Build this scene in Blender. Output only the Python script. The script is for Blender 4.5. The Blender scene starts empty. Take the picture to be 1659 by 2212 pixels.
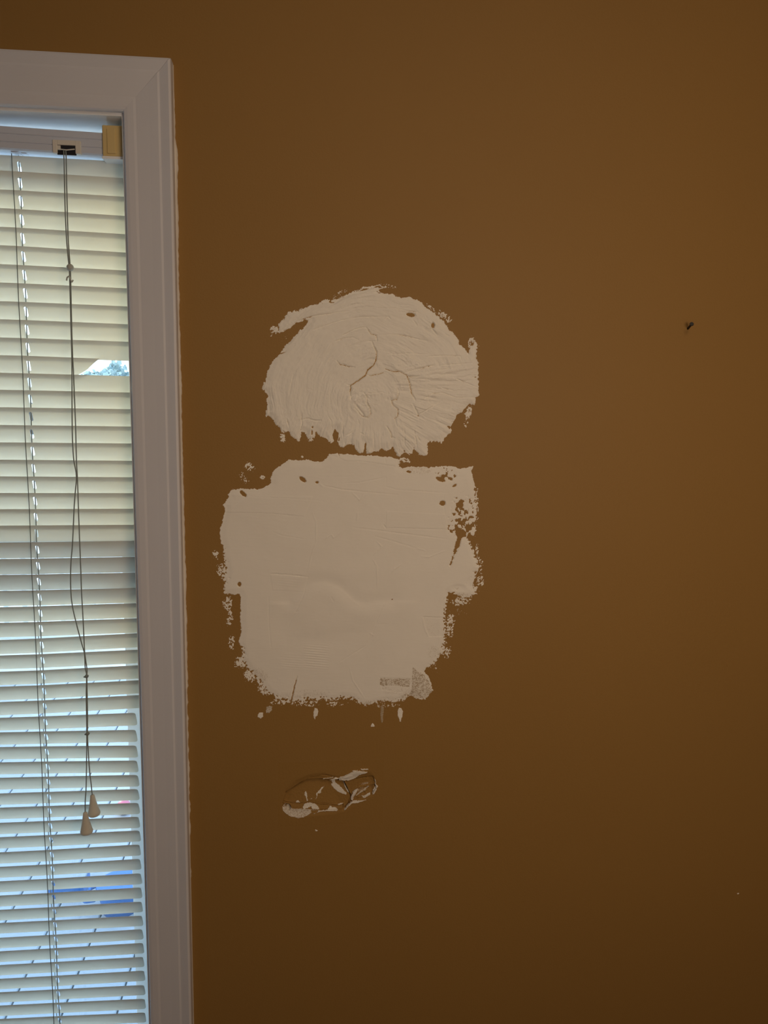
import bpy, math, random
import numpy as np
from mathutils import Vector

# ------------------------------------------------------------------ camera
W_PX, H_PX, F_PX = 1659, 2212, 1650.0
CAM_D, CAM_Z = 0.96, 1.5                       # metres from the wall, above the floor
pitch = math.atan(F_PX / (13450 - 1106)); yaw = math.atan(F_PX / (18700 - 829))
roll = math.asin((829 - 659) * math.sin(pitch) / F_PX / math.cos(pitch))
_r = np.array([math.cos(yaw), -math.sin(yaw), 0.0])
_d = np.array([math.sin(yaw) * math.cos(pitch), math.cos(yaw) * math.cos(pitch), -math.sin(pitch)])
_u = np.cross(_r, _d)
RR = _r * math.cos(roll) + _u * math.sin(roll)
UU = _u * math.cos(roll) - _r * math.sin(roll)
CAMPOS = np.array([0.0, -CAM_D, CAM_Z])
scene = bpy.context.scene
cd = bpy.data.cameras.new('camera'); cam = bpy.data.objects.new('camera', cd)
scene.collection.objects.link(cam)
cd.sensor_fit = 'HORIZONTAL'; cd.sensor_width = 36; cd.lens = 36 * F_PX / W_PX; cd.clip_start = 0.02; cd.clip_end = 300
from mathutils import Matrix
cam.matrix_world = Matrix(((RR[0], UU[0], -_d[0], CAMPOS[0]), (RR[1], UU[1], -_d[1], CAMPOS[1]),
                           (RR[2], UU[2], -_d[2], CAMPOS[2]), (0, 0, 0, 1)))
scene.camera = cam

# ------------------------------------------------------------------ sky, lights, exposure
world = bpy.data.worlds.new('sky'); scene.world = world; world.use_nodes = True
wn = world.node_tree; wn.nodes.clear()
wo = wn.nodes.new('ShaderNodeOutputWorld'); bg = wn.nodes.new('ShaderNodeBackground')
sky = wn.nodes.new('ShaderNodeTexSky'); sky.sky_type = 'NISHITA'; sky.sun_disc = False
sky.sun_elevation = math.radians(55); sky.sun_rotation = math.radians(200); sky.air_density = 1.0; sky.dust_density = 3.0
mixs = wn.nodes.new('ShaderNodeMix'); mixs.data_type = 'RGBA'; mixs.inputs[0].default_value = 0.88
wn.links.new(sky.outputs[0], mixs.inputs[6]); mixs.inputs[7].default_value = (0.58, 0.80, 1.0, 1)   # thin bright cloud
wn.links.new(mixs.outputs[2], bg.inputs[0]); bg.inputs[1].default_value = 2.7
wn.links.new(bg.outputs[0], wo.inputs[0])

def area(name, loc, target, size, power, color):
    l = bpy.data.lights.new(name, 'AREA'); l.shape = 'RECTANGLE'; l.size, l.size_y = size; l.energy = power; l.color = color
    o = bpy.data.objects.new(name, l); scene.collection.objects.link(o); o.location = loc
    o.rotation_euler = (Vector(target) - Vector(loc)).to_track_quat('-Z', 'Y').to_euler(); return o
area('ceiling_lamp_light', (0.35, -1.45, 2.36), (0.35, -0.95, 0.0), (0.5, 0.5), 5.5, (1.0, 0.74, 0.50))
area('room_lamp_light', (0.38, -1.10, 1.52), (0.33, 0.0, 1.33), (0.32, 0.32), 3.7, (1.0, 0.76, 0.55))
area('added_cool_fill', (-1.80, -1.3, 1.4), (0, -.3, 1.2), (0.9, 1.2), 1.4, (0.62, 0.76, 1.0))  # added cool fill tinting the left side; the left wall has no window
sun = bpy.data.lights.new('sun', 'SUN'); sun.energy = 5.2; sun.angle = .20; sun.color = (1.0, .84, .46)
suno = bpy.data.objects.new('sun', sun); scene.collection.objects.link(suno); suno.location = (3, -2, 6)
suno.rotation_euler = Vector((.55, -.60, -.33)).to_track_quat('-Z', 'Y').to_euler()
scene.view_settings.view_transform = 'Standard'; scene.view_settings.look = 'None'
scene.view_settings.gamma = 1; scene.view_settings.use_curve_mapping = False
scene.view_settings.exposure = 0.0

# ------------------------------------------------------------------ helpers
def ray(px, py):
    return (px - W_PX / 2) / F_PX * RR - (py - H_PX / 2) / F_PX * UU + _d
def P(px, py, y):
    v = ray(px, py); return CAMPOS + v * ((y - CAMPOS[1]) / v[1])
def G(px, py, z):
    v = ray(px, py); return CAMPOS + v * ((z - CAMPOS[2]) / v[2])
def srgb(r, g, b):
    f = lambda c: (c / 255 / 12.92) if c / 255 <= .04045 else ((c / 255 + .055) / 1.055) ** 2.4
    return (f(r), f(g), f(b), 1)

def mat(name, color, rough=0.6, spec=0.3, bump=0.0, bscale=200, vary=0.0, vscale=8, trans=0.0, coat=0):
    m = bpy.data.materials.new(name); m.use_nodes = True; n = m.node_tree; n.nodes.clear()
    out = n.nodes.new('ShaderNodeOutputMaterial'); b = n.nodes.new('ShaderNodeBsdfPrincipled')
    b.inputs['Roughness'].default_value = rough; b.inputs['Specular IOR Level'].default_value = spec
    tc = n.nodes.new('ShaderNodeTexCoord')
    ns = n.nodes.new('ShaderNodeTexNoise'); ns.inputs['Scale'].default_value = vscale; ns.inputs['Detail'].default_value = 4
    n.links.new(tc.outputs['Object'], ns.inputs['Vector'])
    mx = n.nodes.new('ShaderNodeMix'); mx.data_type = 'RGBA'
    c = np.array(color[:3]); mx.inputs[6].default_value = (*(c * (1 - vary)), 1); mx.inputs[7].default_value = (*np.clip(c * (1 + vary), 0, 1), 1)
    n.links.new(ns.outputs[0], mx.inputs[0]); n.links.new(mx.outputs[2], b.inputs['Base Color'])
    if bump:
        nb = n.nodes.new('ShaderNodeTexNoise'); nb.inputs['Scale'].default_value = bscale; nb.inputs['Detail'].default_value = 3
        n.links.new(tc.outputs['Object'], nb.inputs['Vector'])
        bp = n.nodes.new('ShaderNodeBump'); bp.inputs['Strength'].default_value = bump; bp.inputs['Distance'].default_value = 0.001
        n.links.new(nb.outputs[0], bp.inputs['Height']); n.links.new(bp.outputs[0], b.inputs['Normal'])
    last = b.outputs[0]
    if trans:
        t = n.nodes.new('ShaderNodeBsdfTranslucent'); n.links.new(mx.outputs[2], t.inputs[0])
        ms = n.nodes.new('ShaderNodeMixShader'); ms.inputs[0].default_value = trans
        n.links.new(last, ms.inputs[1]); n.links.new(t.outputs[0], ms.inputs[2]); last = ms.outputs[0]
    n.links.new(last, out.inputs[0]); m['principled'] = b.name
    return m

BROWN = (0.300, 0.170, 0.048, 1)
CREAM = (0.85, 0.82, 0.75, 1)
M = {}
M['wall'] = mat('brown_wall_paint', BROWN, 0.55, 0.25, bump=0.22, bscale=420, vary=0.05, vscale=3)
M['white_wall'] = mat('ceiling_paint', (0.75, 0.73, 0.68, 1), 0.9, 0.1)
M['floor'] = mat('floor_boards', (0.22, 0.12, 0.06, 1), 0.5, 0.3, vary=.2)
M['trim'] = mat('trim_paint', (0.68, 0.69, 0.74, 1), 0.42, 0.35, bump=0.10, bscale=90, vary=0.03, vscale=14)
M['jamb'] = mat('jamb_paint', (0.88, 0.89, 0.90, 1), 0.4, 0.35)
M['vinyl'] = mat('vinyl_sash', (0.90, 0.91, 0.92, 1), 0.35, 0.4)
M['caulk'] = mat('caulk', (0.78, 0.74, 0.68, 1), 0.6, 0.2, bump=.3, bscale=150)
M['slat'] = mat('slat_vinyl', (0.91, 0.90, 0.83, 1), 0.45, 0.3, trans=0.35, vary=.02)
M['rail'] = mat('headrail_enamel', (0.60, 0.65, 0.76, 1), 0.35, 0.4)
M['bracket'] = mat('aged_plastic', (0.75, 0.58, 0.27, 1), 0.5, 0.3, trans=.15)
M['lock'] = mat('cord_lock_plastic', (0.72, 0.70, 0.64, 1), 0.45, 0.3)
M['dark'] = mat('dark_fill', (0.02, 0.02, 0.025, 1), 0.45, 0.4)
M['cord'] = mat('cord_cotton', (0.26, 0.30, 0.29, 1), 0.85, 0.1)
M['bead'] = mat('clear_plastic', (0.60, 0.62, 0.58, 1), 0.25, 0.5, trans=.3)
M['tassel'] = mat('tassel_plastic', (0.80, 0.75, 0.64, 1), 0.45, 0.3, trans=.3)
M['nail'] = mat('black_nail', (0.012, 0.010, 0.009, 1), 0.5, 0.4)
M['deck'] = mat('pale_boards', (0.26, 0.32, 0.38, 1), 0.7, 0.2, vary=.12, vscale=6)
M['blue'] = mat('blue_plastic', (0.03, 0.13, 0.40, 1), 0.4, 0.4)
M['pink'] = mat('pink_plastic', (0.45, 0.12, 0.20, 1), 0.4, 0.4)
M['lawn'] = mat('pale_paving', (0.36, 0.40, 0.44, 1), 0.9, 0.1, vary=.3, vscale=2)
M['siding'] = mat('house_siding', (0.72, 0.76, 0.76, 1), 0.8, 0.2)
M['roof'] = mat('roof_shingle', (0.30, 0.32, 0.36, 1), 0.9, 0.1, vary=.2)
M['leaf'] = mat('hazed_leaves', (0.30, 0.42, 0.44, 1), 0.8, 0.2, vary=.35, vscale=4, trans=.2)  # distance haze is put into this pale blue-green
M['bark'] = mat('bark', (0.14, 0.11, 0.09, 1), 0.9, 0.1)

def glass_mat():
    m = bpy.data.materials.new('window_glass'); m.use_nodes = True; n = m.node_tree; n.nodes.clear()
    out = n.nodes.new('ShaderNodeOutputMaterial'); t = n.nodes.new('ShaderNodeBsdfTransparent'); g = n.nodes.new('ShaderNodeBsdfGlossy')
    t.inputs[0].default_value = (.93, .96, .97, 1); g.inputs['Roughness'].default_value = .02
    ms = n.nodes.new('ShaderNodeMixShader'); ms.inputs[0].default_value = .045
    n.links.new(t.outputs[0], ms.inputs[1]); n.links.new(g.outputs[0], ms.inputs[2])
    n.links.new(ms.outputs[0], out.inputs[0]); return m
M['glass'] = glass_mat()

def layered(name, base, other, rough, bump, noise_scale=900):
    """base colour, with the 'thin' attribute letting the other colour show through in small blotches"""
    m = mat(name, base, rough, 0.15, bump=bump, bscale=350, vary=.03, vscale=20)
    n = m.node_tree; b = n.nodes[m['principled']]; src = b.inputs['Base Color'].links[0].from_socket
    at = n.nodes.new('ShaderNodeAttribute'); at.attribute_name = 'thin'
    tc = n.nodes.new('ShaderNodeTexCoord'); ns = n.nodes.new('ShaderNodeTexNoise'); ns.inputs['Scale'].default_value = noise_scale
    ns.inputs['Detail'].default_value = 3; ns.inputs['Roughness'].default_value = .7; n.links.new(tc.outputs['Object'], ns.inputs['Vector'])
    a = n.nodes.new('ShaderNodeMath'); a.operation = 'ADD'; n.links.new(at.outputs['Fac'], a.inputs[0]); n.links.new(ns.outputs[0], a.inputs[1])
    r = n.nodes.new('ShaderNodeMapRange'); r.inputs[1].default_value = .95; r.inputs[2].default_value = 1.22; n.links.new(a.outputs[0], r.inputs[0])
    mx = n.nodes.new('ShaderNodeMix'); mx.data_type = 'RGBA'; n.links.new(r.outputs[0], mx.inputs[0]); n.links.new(src, mx.inputs[6])
    mx.inputs[7].default_value = other; n.links.new(mx.outputs[2], b.inputs['Base Color']); return m
M['compound'] = layered('joint_compound', CREAM, (0.40, 0.31, 0.20, 1), 0.85, 0.02)
M['torn'] = layered('torn_drywall', BROWN, (0.74, 0.70, 0.62, 1), 0.7, 0.3)

def mesh_obj(name, verts, faces, m, parent=None, smooth=False):
    me = bpy.data.meshes.new(name); me.from_pydata([tuple(v) for v in verts], [], faces); me.update()
    o = bpy.data.objects.new(name, me); scene.collection.objects.link(o)
    if m: me.materials.append(m)
    if smooth: me.polygons.foreach_set('use_smooth', [True] * len(me.polygons))
    if parent: o.parent = parent
    return o
def empty(name, loc, label=None, cat=None, group=None, kind=None):
    o = bpy.data.objects.new(name, None); scene.collection.objects.link(o); o.location = loc; o.empty_display_size = .05
    tag(o, label, cat, group, kind); return o
def tag(o, label=None, cat=None, group=None, kind=None):
    for k, v in (('label', label), ('category', cat), ('group', group), ('kind', kind)):
        if v: o[k] = v
    return o
class MB:
    def __init__(s): s.v = []; s.f = []
    def box(s, x0, x1, y0, y1, z0, z1):
        b = len(s.v); s.v += [(x, y, z) for z in (z0, z1) for y in (y0, y1) for x in (x0, x1)]
        s.f += [tuple(b + i for i in q) for q in ((0, 2, 3, 1), (4, 5, 7, 6), (0, 1, 5, 4), (2, 6, 7, 3), (0, 4, 6, 2), (1, 3, 7, 5))]; return s
    def quad(s, *p):
        b = len(s.v); s.v += list(p); s.f.append(tuple(range(b, b + len(p)))); return s
    def tube(s, pts, r, n=8, caps=True):
        pts = [Vector(p) for p in pts]; b = len(s.v); rr = r if hasattr(r, '__len__') else [r] * len(pts)
        up = None
        for i, p in enumerate(pts):
            t = (pts[min(i + 1, len(pts) - 1)] - pts[max(i - 1, 0)]).normalized()
            a = t.cross(Vector((0, 1, 0)) if abs(t.y) < .9 else Vector((1, 0, 0))).normalized(); c = t.cross(a)
            for k in range(n):
                an = 2 * math.pi * k / n; s.v.append(tuple(p + (a * math.cos(an) + c * math.sin(an)) * rr[i]))
        for i in range(len(pts) - 1):
            for k in range(n):
                s.f.append((b + i * n + k, b + i * n + (k + 1) % n, b + (i + 1) * n + (k + 1) % n, b + (i + 1) * n + k))
        if caps: s.f += [tuple(b + k for k in range(n))[::-1], tuple(b + (len(pts) - 1) * n + k for k in range(n))]
        return s
    def ball(s, c, r, n=10):
        return s.tube([(c[0], c[1], c[2] + r * math.cos(math.pi * i / n)) for i in range(n + 1)], [max(1e-5, r * math.sin(math.pi * i / n)) for i in range(n + 1)], n)
    def build(s, name, m, parent=None, smooth=False, bevel=0):
        o = mesh_obj(name, s.v, s.f, m, parent, smooth)
        if bevel:
            md = o.modifiers.new('bevel', 'BEVEL'); md.width = bevel; md.segments = 2; md.limit_method = 'ANGLE'
        return o
def poly_smooth(pts, n=6):
    pts = [np.array(p, float) for p in pts]; out = []
    for i in range(len(pts) - 1):
        p0, p1, p2, p3 = pts[max(i - 1, 0)], pts[i], pts[i + 1], pts[min(i + 2, len(pts) - 1)]
        for k in range(n):
            t = k / n; out.append(.5 * (2 * p1 + (p2 - p0) * t + (2 * p0 - 5 * p1 + 4 * p2 - p3) * t * t + (3 * p1 - p0 - 3 * p2 + p3) * t ** 3))
    out.append(pts[-1]); return out

# numpy noise
def _h(ix, iy, seed):
    with np.errstate(over='ignore'):
        n = (ix.astype(np.uint32) * np.uint32(374761393) + iy.astype(np.uint32) * np.uint32(668265263) + np.uint32(seed * 362437 + 17))
        n = (n ^ (n >> np.uint32(13))) * np.uint32(1274126177); n = n ^ (n >> np.uint32(16))
    return (n & np.uint32(0xffff)).astype(np.float32) / 65535
def vn(x, y, seed=0):
    x = x + 4096.0; y = y + 4096.0
    ix = np.floor(x); iy = np.floor(y); fx = x - ix; fy = y - iy; fx = fx * fx * (3 - 2 * fx); fy = fy * fy * (3 - 2 * fy)
    ix = ix.astype(np.int64); iy = iy.astype(np.int64)
    a = _h(ix, iy, seed); b = _h(ix + 1, iy, seed); c = _h(ix, iy + 1, seed); d = _h(ix + 1, iy + 1, seed)
    return (a * (1 - fx) + b * fx) * (1 - fy) + (c * (1 - fx) + d * fx) * fy
def fbm(x, y, seed=0, oc=3):
    s = 0; a = .5; t = 0
    for i in range(oc):
        s = s + a * vn(x * 2 ** i, y * 2 ** i, seed + i * 7); t += a; a *= .55
    return s / t
def seg_dist(X, Z, pts, closed=False):
    D = np.full(X.shape, 1e9, np.float32); n = len(pts)
    for i in range(n if closed else n - 1):
        ax, az = pts[i]; bx, bz = pts[(i + 1) % n]; dx, dz = bx - ax, bz - az; L = dx * dx + dz * dz + 1e-9
        t = np.clip(((X - ax) * dx + (Z - az) * dz) / L, 0, 1); D = np.minimum(D, (X - ax - t * dx) ** 2 + (Z - az - t * dz) ** 2)
    return np.sqrt(D)
def inside(X, Z, pts):
    I = np.zeros(X.shape, bool); n = len(pts)
    for i in range(n):
        ax, az = pts[i]; bx, bz = pts[(i + 1) % n]
        if az == bz: continue
        c = ((az > Z) != (bz > Z)) & (X < (bx - ax) * (Z - az) / (bz - az) + ax); I ^= c
    return I
def sdf(X, Z, pts):
    d = seg_dist(X, Z, pts, True); return np.where(inside(X, Z, pts), d, -d)
def smooth01(t):
    t = np.clip(t, 0, 1); return t * t * (3 - 2 * t)

def conv(region):
    """zoomed-crop coordinates -> photograph pixels -> millimetres on the wall plane"""
    x0, y0, s = region
    def f(pts):
        out = []
        for u, v in pts:
            p = P(x0 + u / s, y0 + v / s, 0.0); out.append((p[0] * 1000, p[2] * 1000))
        return out
    return f
def grid_from(h, thin, xs, zs, name, m, cull=None, parent=None):
    """height field (mm) standing out of the wall plane, as a mesh"""
    nz, nx = h.shape
    X, Z = np.meshgrid(xs, zs)
    co = np.stack([X / 1000, -h / 1000, Z / 1000], -1).reshape(-1, 3)
    idx = np.arange(nz * nx).reshape(nz, nx)
    q = np.stack([idx[:-1, :-1], idx[:-1, 1:], idx[1:, 1:], idx[1:, :-1]], -1).reshape(-1, 4)
    if cull is not None:
        keep = (h > cull); k = (keep[:-1, :-1] | keep[:-1, 1:] | keep[1:, 1:] | keep[1:, :-1]).reshape(-1); q = q[k]
    used = np.unique(q); rm = np.full(nz * nx, -1); rm[used] = np.arange(len(used)); q = rm[q]; co = co[used]; th = thin.reshape(-1)[used]
    o0 = co.mean(0); o0[1] = 0; co = co - o0
    me = bpy.data.meshes.new(name); me.vertices.add(len(co)); me.vertices.foreach_set('co', co.astype(np.float32).ravel())
    me.loops.add(q.size); me.loops.foreach_set('vertex_index', q.astype(np.int32).ravel())
    me.polygons.add(len(q)); me.polygons.foreach_set('loop_start', np.arange(0, q.size, 4, dtype=np.int32))
    me.update(calc_edges=True); me.polygons.foreach_set('use_smooth', np.ones(len(q), bool))
    a = me.attributes.new('thin', 'FLOAT', 'POINT'); a.data.foreach_set('value', th.astype(np.float32))
    me.materials.append(m); me.update()
    o = bpy.data.objects.new(name, me); scene.collection.objects.link(o); o.location = o0
    if parent: o.parent = parent; o.location = Vector(o0) - parent.location
    return o

# ------------------------------------------------------------------ the room
# window opening on the wall plane
XC = P(391, 1170, -0.017)[0]                     # outer edge of the right casing
XI = P(291.5, 1170, -0.012)[0]                   # its inner edge
ZI = P(130, 229.5, -0.012)[2]                    # inner edge of the head casing
ZO = P(183, 113, -0.017)[2]                      # outer edge of the head casing
XJ = XI - 0.0035; ZJ = ZI - 0.0035               # jamb faces
XL = XJ - 0.86; ZB = 0.50                        # left jamb face, sill height
HOLE = dict(x0=P(600, 1700, 0)[0], x1=P(828, 1700, 0)[0], z0=P(700, 1782, 0)[2], z1=P(700, 1645, 0)[2])
RX0, RX1, RY0, RZ1 = -1.9, 1.75, -3.4, 2.44

def wall_back():
    xs = sorted([RX0 - .1, XL - .012, XJ + .012, HOLE['x0'], HOLE['x1'], RX1 + .1]); zs = sorted([0, ZB - .012, HOLE['z0'], HOLE['z1'], ZJ + .012, RZ1])
    mb = MB(); eps = 1e-6
    def opening(cx, cz):
        if XL - .012 < cx < XJ + .012 and ZB - .012 < cz < ZJ + .012: return 'w'
        if HOLE['x0'] < cx < HOLE['x1'] and HOLE['z0'] < cz < HOLE['z1']: return 'h'
    for i in range(len(xs) - 1):
        for j in range(len(zs) - 1):
            x0, x1, z0, z1 = xs[i], xs[i + 1], zs[j], zs[j + 1]; o = opening((x0 + x1) / 2, (z0 + z1) / 2)
            if o is None: mb.quad((x0, 0, z0), (x1, 0, z0), (x1, 0, z1), (x0, 0, z1))
            if o != 'w': mb.quad((x0, .15, z0), (x0, .15, z1), (x1, .15, z1), (x1, .15, z0))
    x0, x1, z0, z1 = XL - .012, XJ + .012, ZB - .012, ZJ + .012
    mb.quad((x0, 0, z0), (x0, .15, z0), (x0, .15, z1), (x0, 0, z1)); mb.quad((x1, 0, z0), (x1, 0, z1), (x1, .15, z1), (x1, .15, z0))
    mb.quad((x0, 0, z1), (x0, .15, z1), (x1, .15, z1), (x1, 0, z1)); mb.quad((x0, 0, z0), (x1, 0, z0), (x1, .15, z0), (x0, .15, z0))
    o = mb.build('wall_back', M['wall']); return tag(o, kind='structure', label='brown painted wall with plaster patches beside the window')
wb = wall_back()
for nm, b, m in (('wall_left', (RX0 - .1, RX0, RY0, 0, 0, RZ1), 'wall'), ('wall_right', (RX1, RX1 + .1, RY0, 0, 0, RZ1), 'wall'),
                 ('wall_front', (RX0 - .1, RX1 + .1, RY0 - .1, RY0, 0, RZ1), 'wall'), ('floor', (RX0 - .1, RX1 + .1, RY0 - .1, .15, -.1, 0), 'floor'),
                 ('ceiling', (RX0 - .1, RX1 + .1, RY0 - .1, .15, RZ1, RZ1 + .1), 'white_wall')):
    tag(MB().box(*b).build(nm, M[m]), kind='structure')

# ------------------------------------------------------------------ window: casing, jamb, sashes, glass
win = empty('window_1', ((XJ + XL) / 2, 0, ZB), 'tall white trimmed window at the left with lowered blind', kind='structure')
WO = Vector(win.location)
def wpart(o):
    o.parent = win; o.location = Vector(o.location) - WO; return o
# casing profile: (distance from the inner edge, depth out of the wall)
WC = XC - XI
prof = [(0, 0), (0, .0060), (.0015, .0078), (.0050, .0088), (.0120, .0096), (.0150, .0094), (.0172, .0098), (.0300, .0120), (.0405, .0142), (.0430, .0139), (.0452, .0145), (WC - .003, .0172), (WC - .0006, .0160), (WC, .0135), (WC, 0)]
def casing(name, p, q, inward, mitre0, mitre1):
    """a length of moulding along p->q whose profile grows along 'outward', mitred at either end"""
    p, q = Vector(p), Vector(q); t = (q - p).normalized(); out = Vector(inward); v = []; f = []; n = len(prof)
    for base, sg in ((p, -mitre0), (q, mitre1)):
        for w, d in prof:
            c = base + out * w + t * (sg * w); v.append((c.x, -d, c.z))
    for i in range(n): f.append((i, (i + 1) % n, n + (i + 1) % n, n + i))
    f += [tuple(range(n))[::-1], tuple(range(n, 2 * n))]
    o = mesh_obj(name, v, f, M['trim']); return wpart(o)
g = 0.00018
zs0 = ZB - .004
casing('side_casing', (XI, 0, zs0), (XI, 0, ZI), (1, 0, 0), 0, 1 - .006)
casing('side_casing', (XL - .0035, 0, zs0), (XL - .0035, 0, ZI), (-1, 0, 0), 0, 1 - .006)
casing('head_casing', (XL - .0035, 0, ZI), (XI, 0, ZI), (0, 0, 1), 1, 1)
# sill and apron below the frame
wpart(MB().box(XL - .08, XJ + .08, -.045, .03, ZB - .024, ZB - .004).build('sill', M['trim'], bevel=.003))
wpart(MB().box(XL - .06, XJ + .06, -.014, 0, ZB - .085, ZB - .024).build('apron', M['trim'], bevel=.002))
# jamb boards
jt = .0115
wpart(MB().box(XJ, XJ + jt, -.0005, .149, ZB, ZJ + jt).build('jamb', M['jamb'], bevel=.0006))
wpart(MB().box(XL - jt, XL, -.0005, .149, ZB, ZJ + jt).build('jamb', M['jamb'], bevel=.0006))
wpart(MB().box(XL, XJ, -.0005, .149, ZJ, ZJ + jt).build('head_jamb', M['jamb'], bevel=.0006))
wpart(MB().box(XL, XJ, .03, .149, ZB - .012, ZB).build('sill_board', M['jamb']))
# stops
wpart(MB().box(XJ - .010, XJ, .060, .072, ZB, ZJ).box(XL, XL + .010, .060, .072, ZB, ZJ).build('stop_bead', M['jamb']))
# double hung sashes
ZM = P(150, 1150, .09)[2]
def sash(name, y0, y1, z0, z1, st):
    s = wpart(MB().box(XL + .002, XL + st, y0, y1, z0, z1).box(XJ - st, XJ - .002, y0, y1, z0, z1)
              .box(XL + st, XJ - st, y0, y1, z0, z0 + st * .8).box(XL + st, XJ - st, y0, y1, z1 - st * .8, z1).build(name, M['vinyl'], bevel=.0015))
    gl = MB().box(XL + st - .004, XJ - st + .004, (y0 + y1) / 2 - .002, (y0 + y1) / 2 + .002, z0 + st * .7, z1 - st * .7).build('pane', M['glass'], s)
    return s
sash('lower_sash', .074, .104, ZB + .001, ZM + .02, .034)
sash('upper_sash', .108, .138, ZM - .02, ZJ - .001, .026)

# caulk bead between casing and wall
def caulk():
    rows = [(60, 366), (122, 368), (160, 370), (190, 376), (250, 378), (300, 379.5), (325, 383), (360, 384.5), (420, 384), (560, 386), (690, 388.5), (800, 391), (835, 394), (870, 392.5), (1000, 396), (1130, 399), (1250, 402), (1400, 404.5), (1520, 406.5), (1640, 409), (1900, 411.5), (2212, 415.5)]
    ys = np.array([r[0] for r in rows], float); xs = np.array([r[1] for r in rows], float); v = []; f = []; rnd = random.Random(3)
    N = 420; zt = ZO - .002; zb = .56; prev = 0
    wx = [P(x, y, 0.0)[0] for y, x in rows]; wz = [P(x, y, 0.0)[2] for y, x in rows]
    for i in range(N + 1):
        z = zt + (zb - zt) * i / N; x = np.interp(-z, [-a for a in wz], wx)
        prev = prev * .6 + rnd.uniform(-.0005, .0005); x = max(XC + .0006, x + prev * (2.0 if z < 1.15 else .9)); w = x - XC
        v += [(XC - .001, -.004 - .0006, z), (XC + w * .35, -.0034, z), (XC + w * .8, -.0014, z), (x, .0004, z)]
        if i:
            b = 4 * i
            for k in range(3): f.append((b - 4 + k, b + k, b + k + 1, b - 3 + k))
    o = mesh_obj('caulk_bead', v, f, M['caulk'], None, True); wpart(o); o['label'] = 'uneven white caulk line along the casing'
caulk()

# ------------------------------------------------------------------ venetian blind
YS = .034
LH = [334.4,367.3,408.4,448.4,488.9,528.6,569.9,609.6,650,689,728.6,766,805,841.8,879.7,918,955.7,993,1029,1065,1100,1135.4,1172,1207.6,1242,1276.5,1312,1345.6,1382.8,1416,1451,1483.5,1516.5,1550,1581,1612.7,1645.6,1679,1712.8,1743.6,1776.6,1807.7,1840.6,1871.7,1903,1934,1964.7,1993,2025,2054.5,2084,2114,2143,2172,2201,2231]
RH = [349.6,385,425,466.6,506,545.8,584.6,623,662,700.5,738.5,777,812.7,848,884,921.5,958,995.4,1031,1065.3,1099,1133.5,1168,1202.5,1236.7,1269.6,1302.5,1335.4,1367.6,1403,1436.7,1469,1501,1538.7,1575.4,1609.4,1641.8,1672.8,1703,1733,1762.9,1792.5,1822.9,1854,1885.4,1915.8,1946.4,1976.8,2006,2036,2066,2096,2127,2157,2186.7,2217]
blind = empty('venetian_blind', (XJ - .43, YS, ZB + .02), 'cream horizontal slat blind with cords hanging in the window', 'blind')
BO = Vector(blind.location)
def bpart(o, parent=None):
    o.parent = parent or blind
    if parent is None: o.location = Vector(o.location) - BO
    return o
XE = XJ - .0022                                   # right ends of the slats
XCORD = P(25.5, 345, YS - .006)[0]; XH = XCORD + .0057
TH = math.radians(71); YI = YS - .0125 * math.cos(TH)
SL = [P(0, y, YI)[2] for y in LH]
def right_px(y): return 258.0 + (y - 236) * .0300
SR = [P(right_px(y), y, YI)[2] for y in RH]
XLV = P(0, 1100, YI)[0]; XRV = P(right_px(1100), 1100, YI)[0]
rs = random.Random(5)
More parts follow.
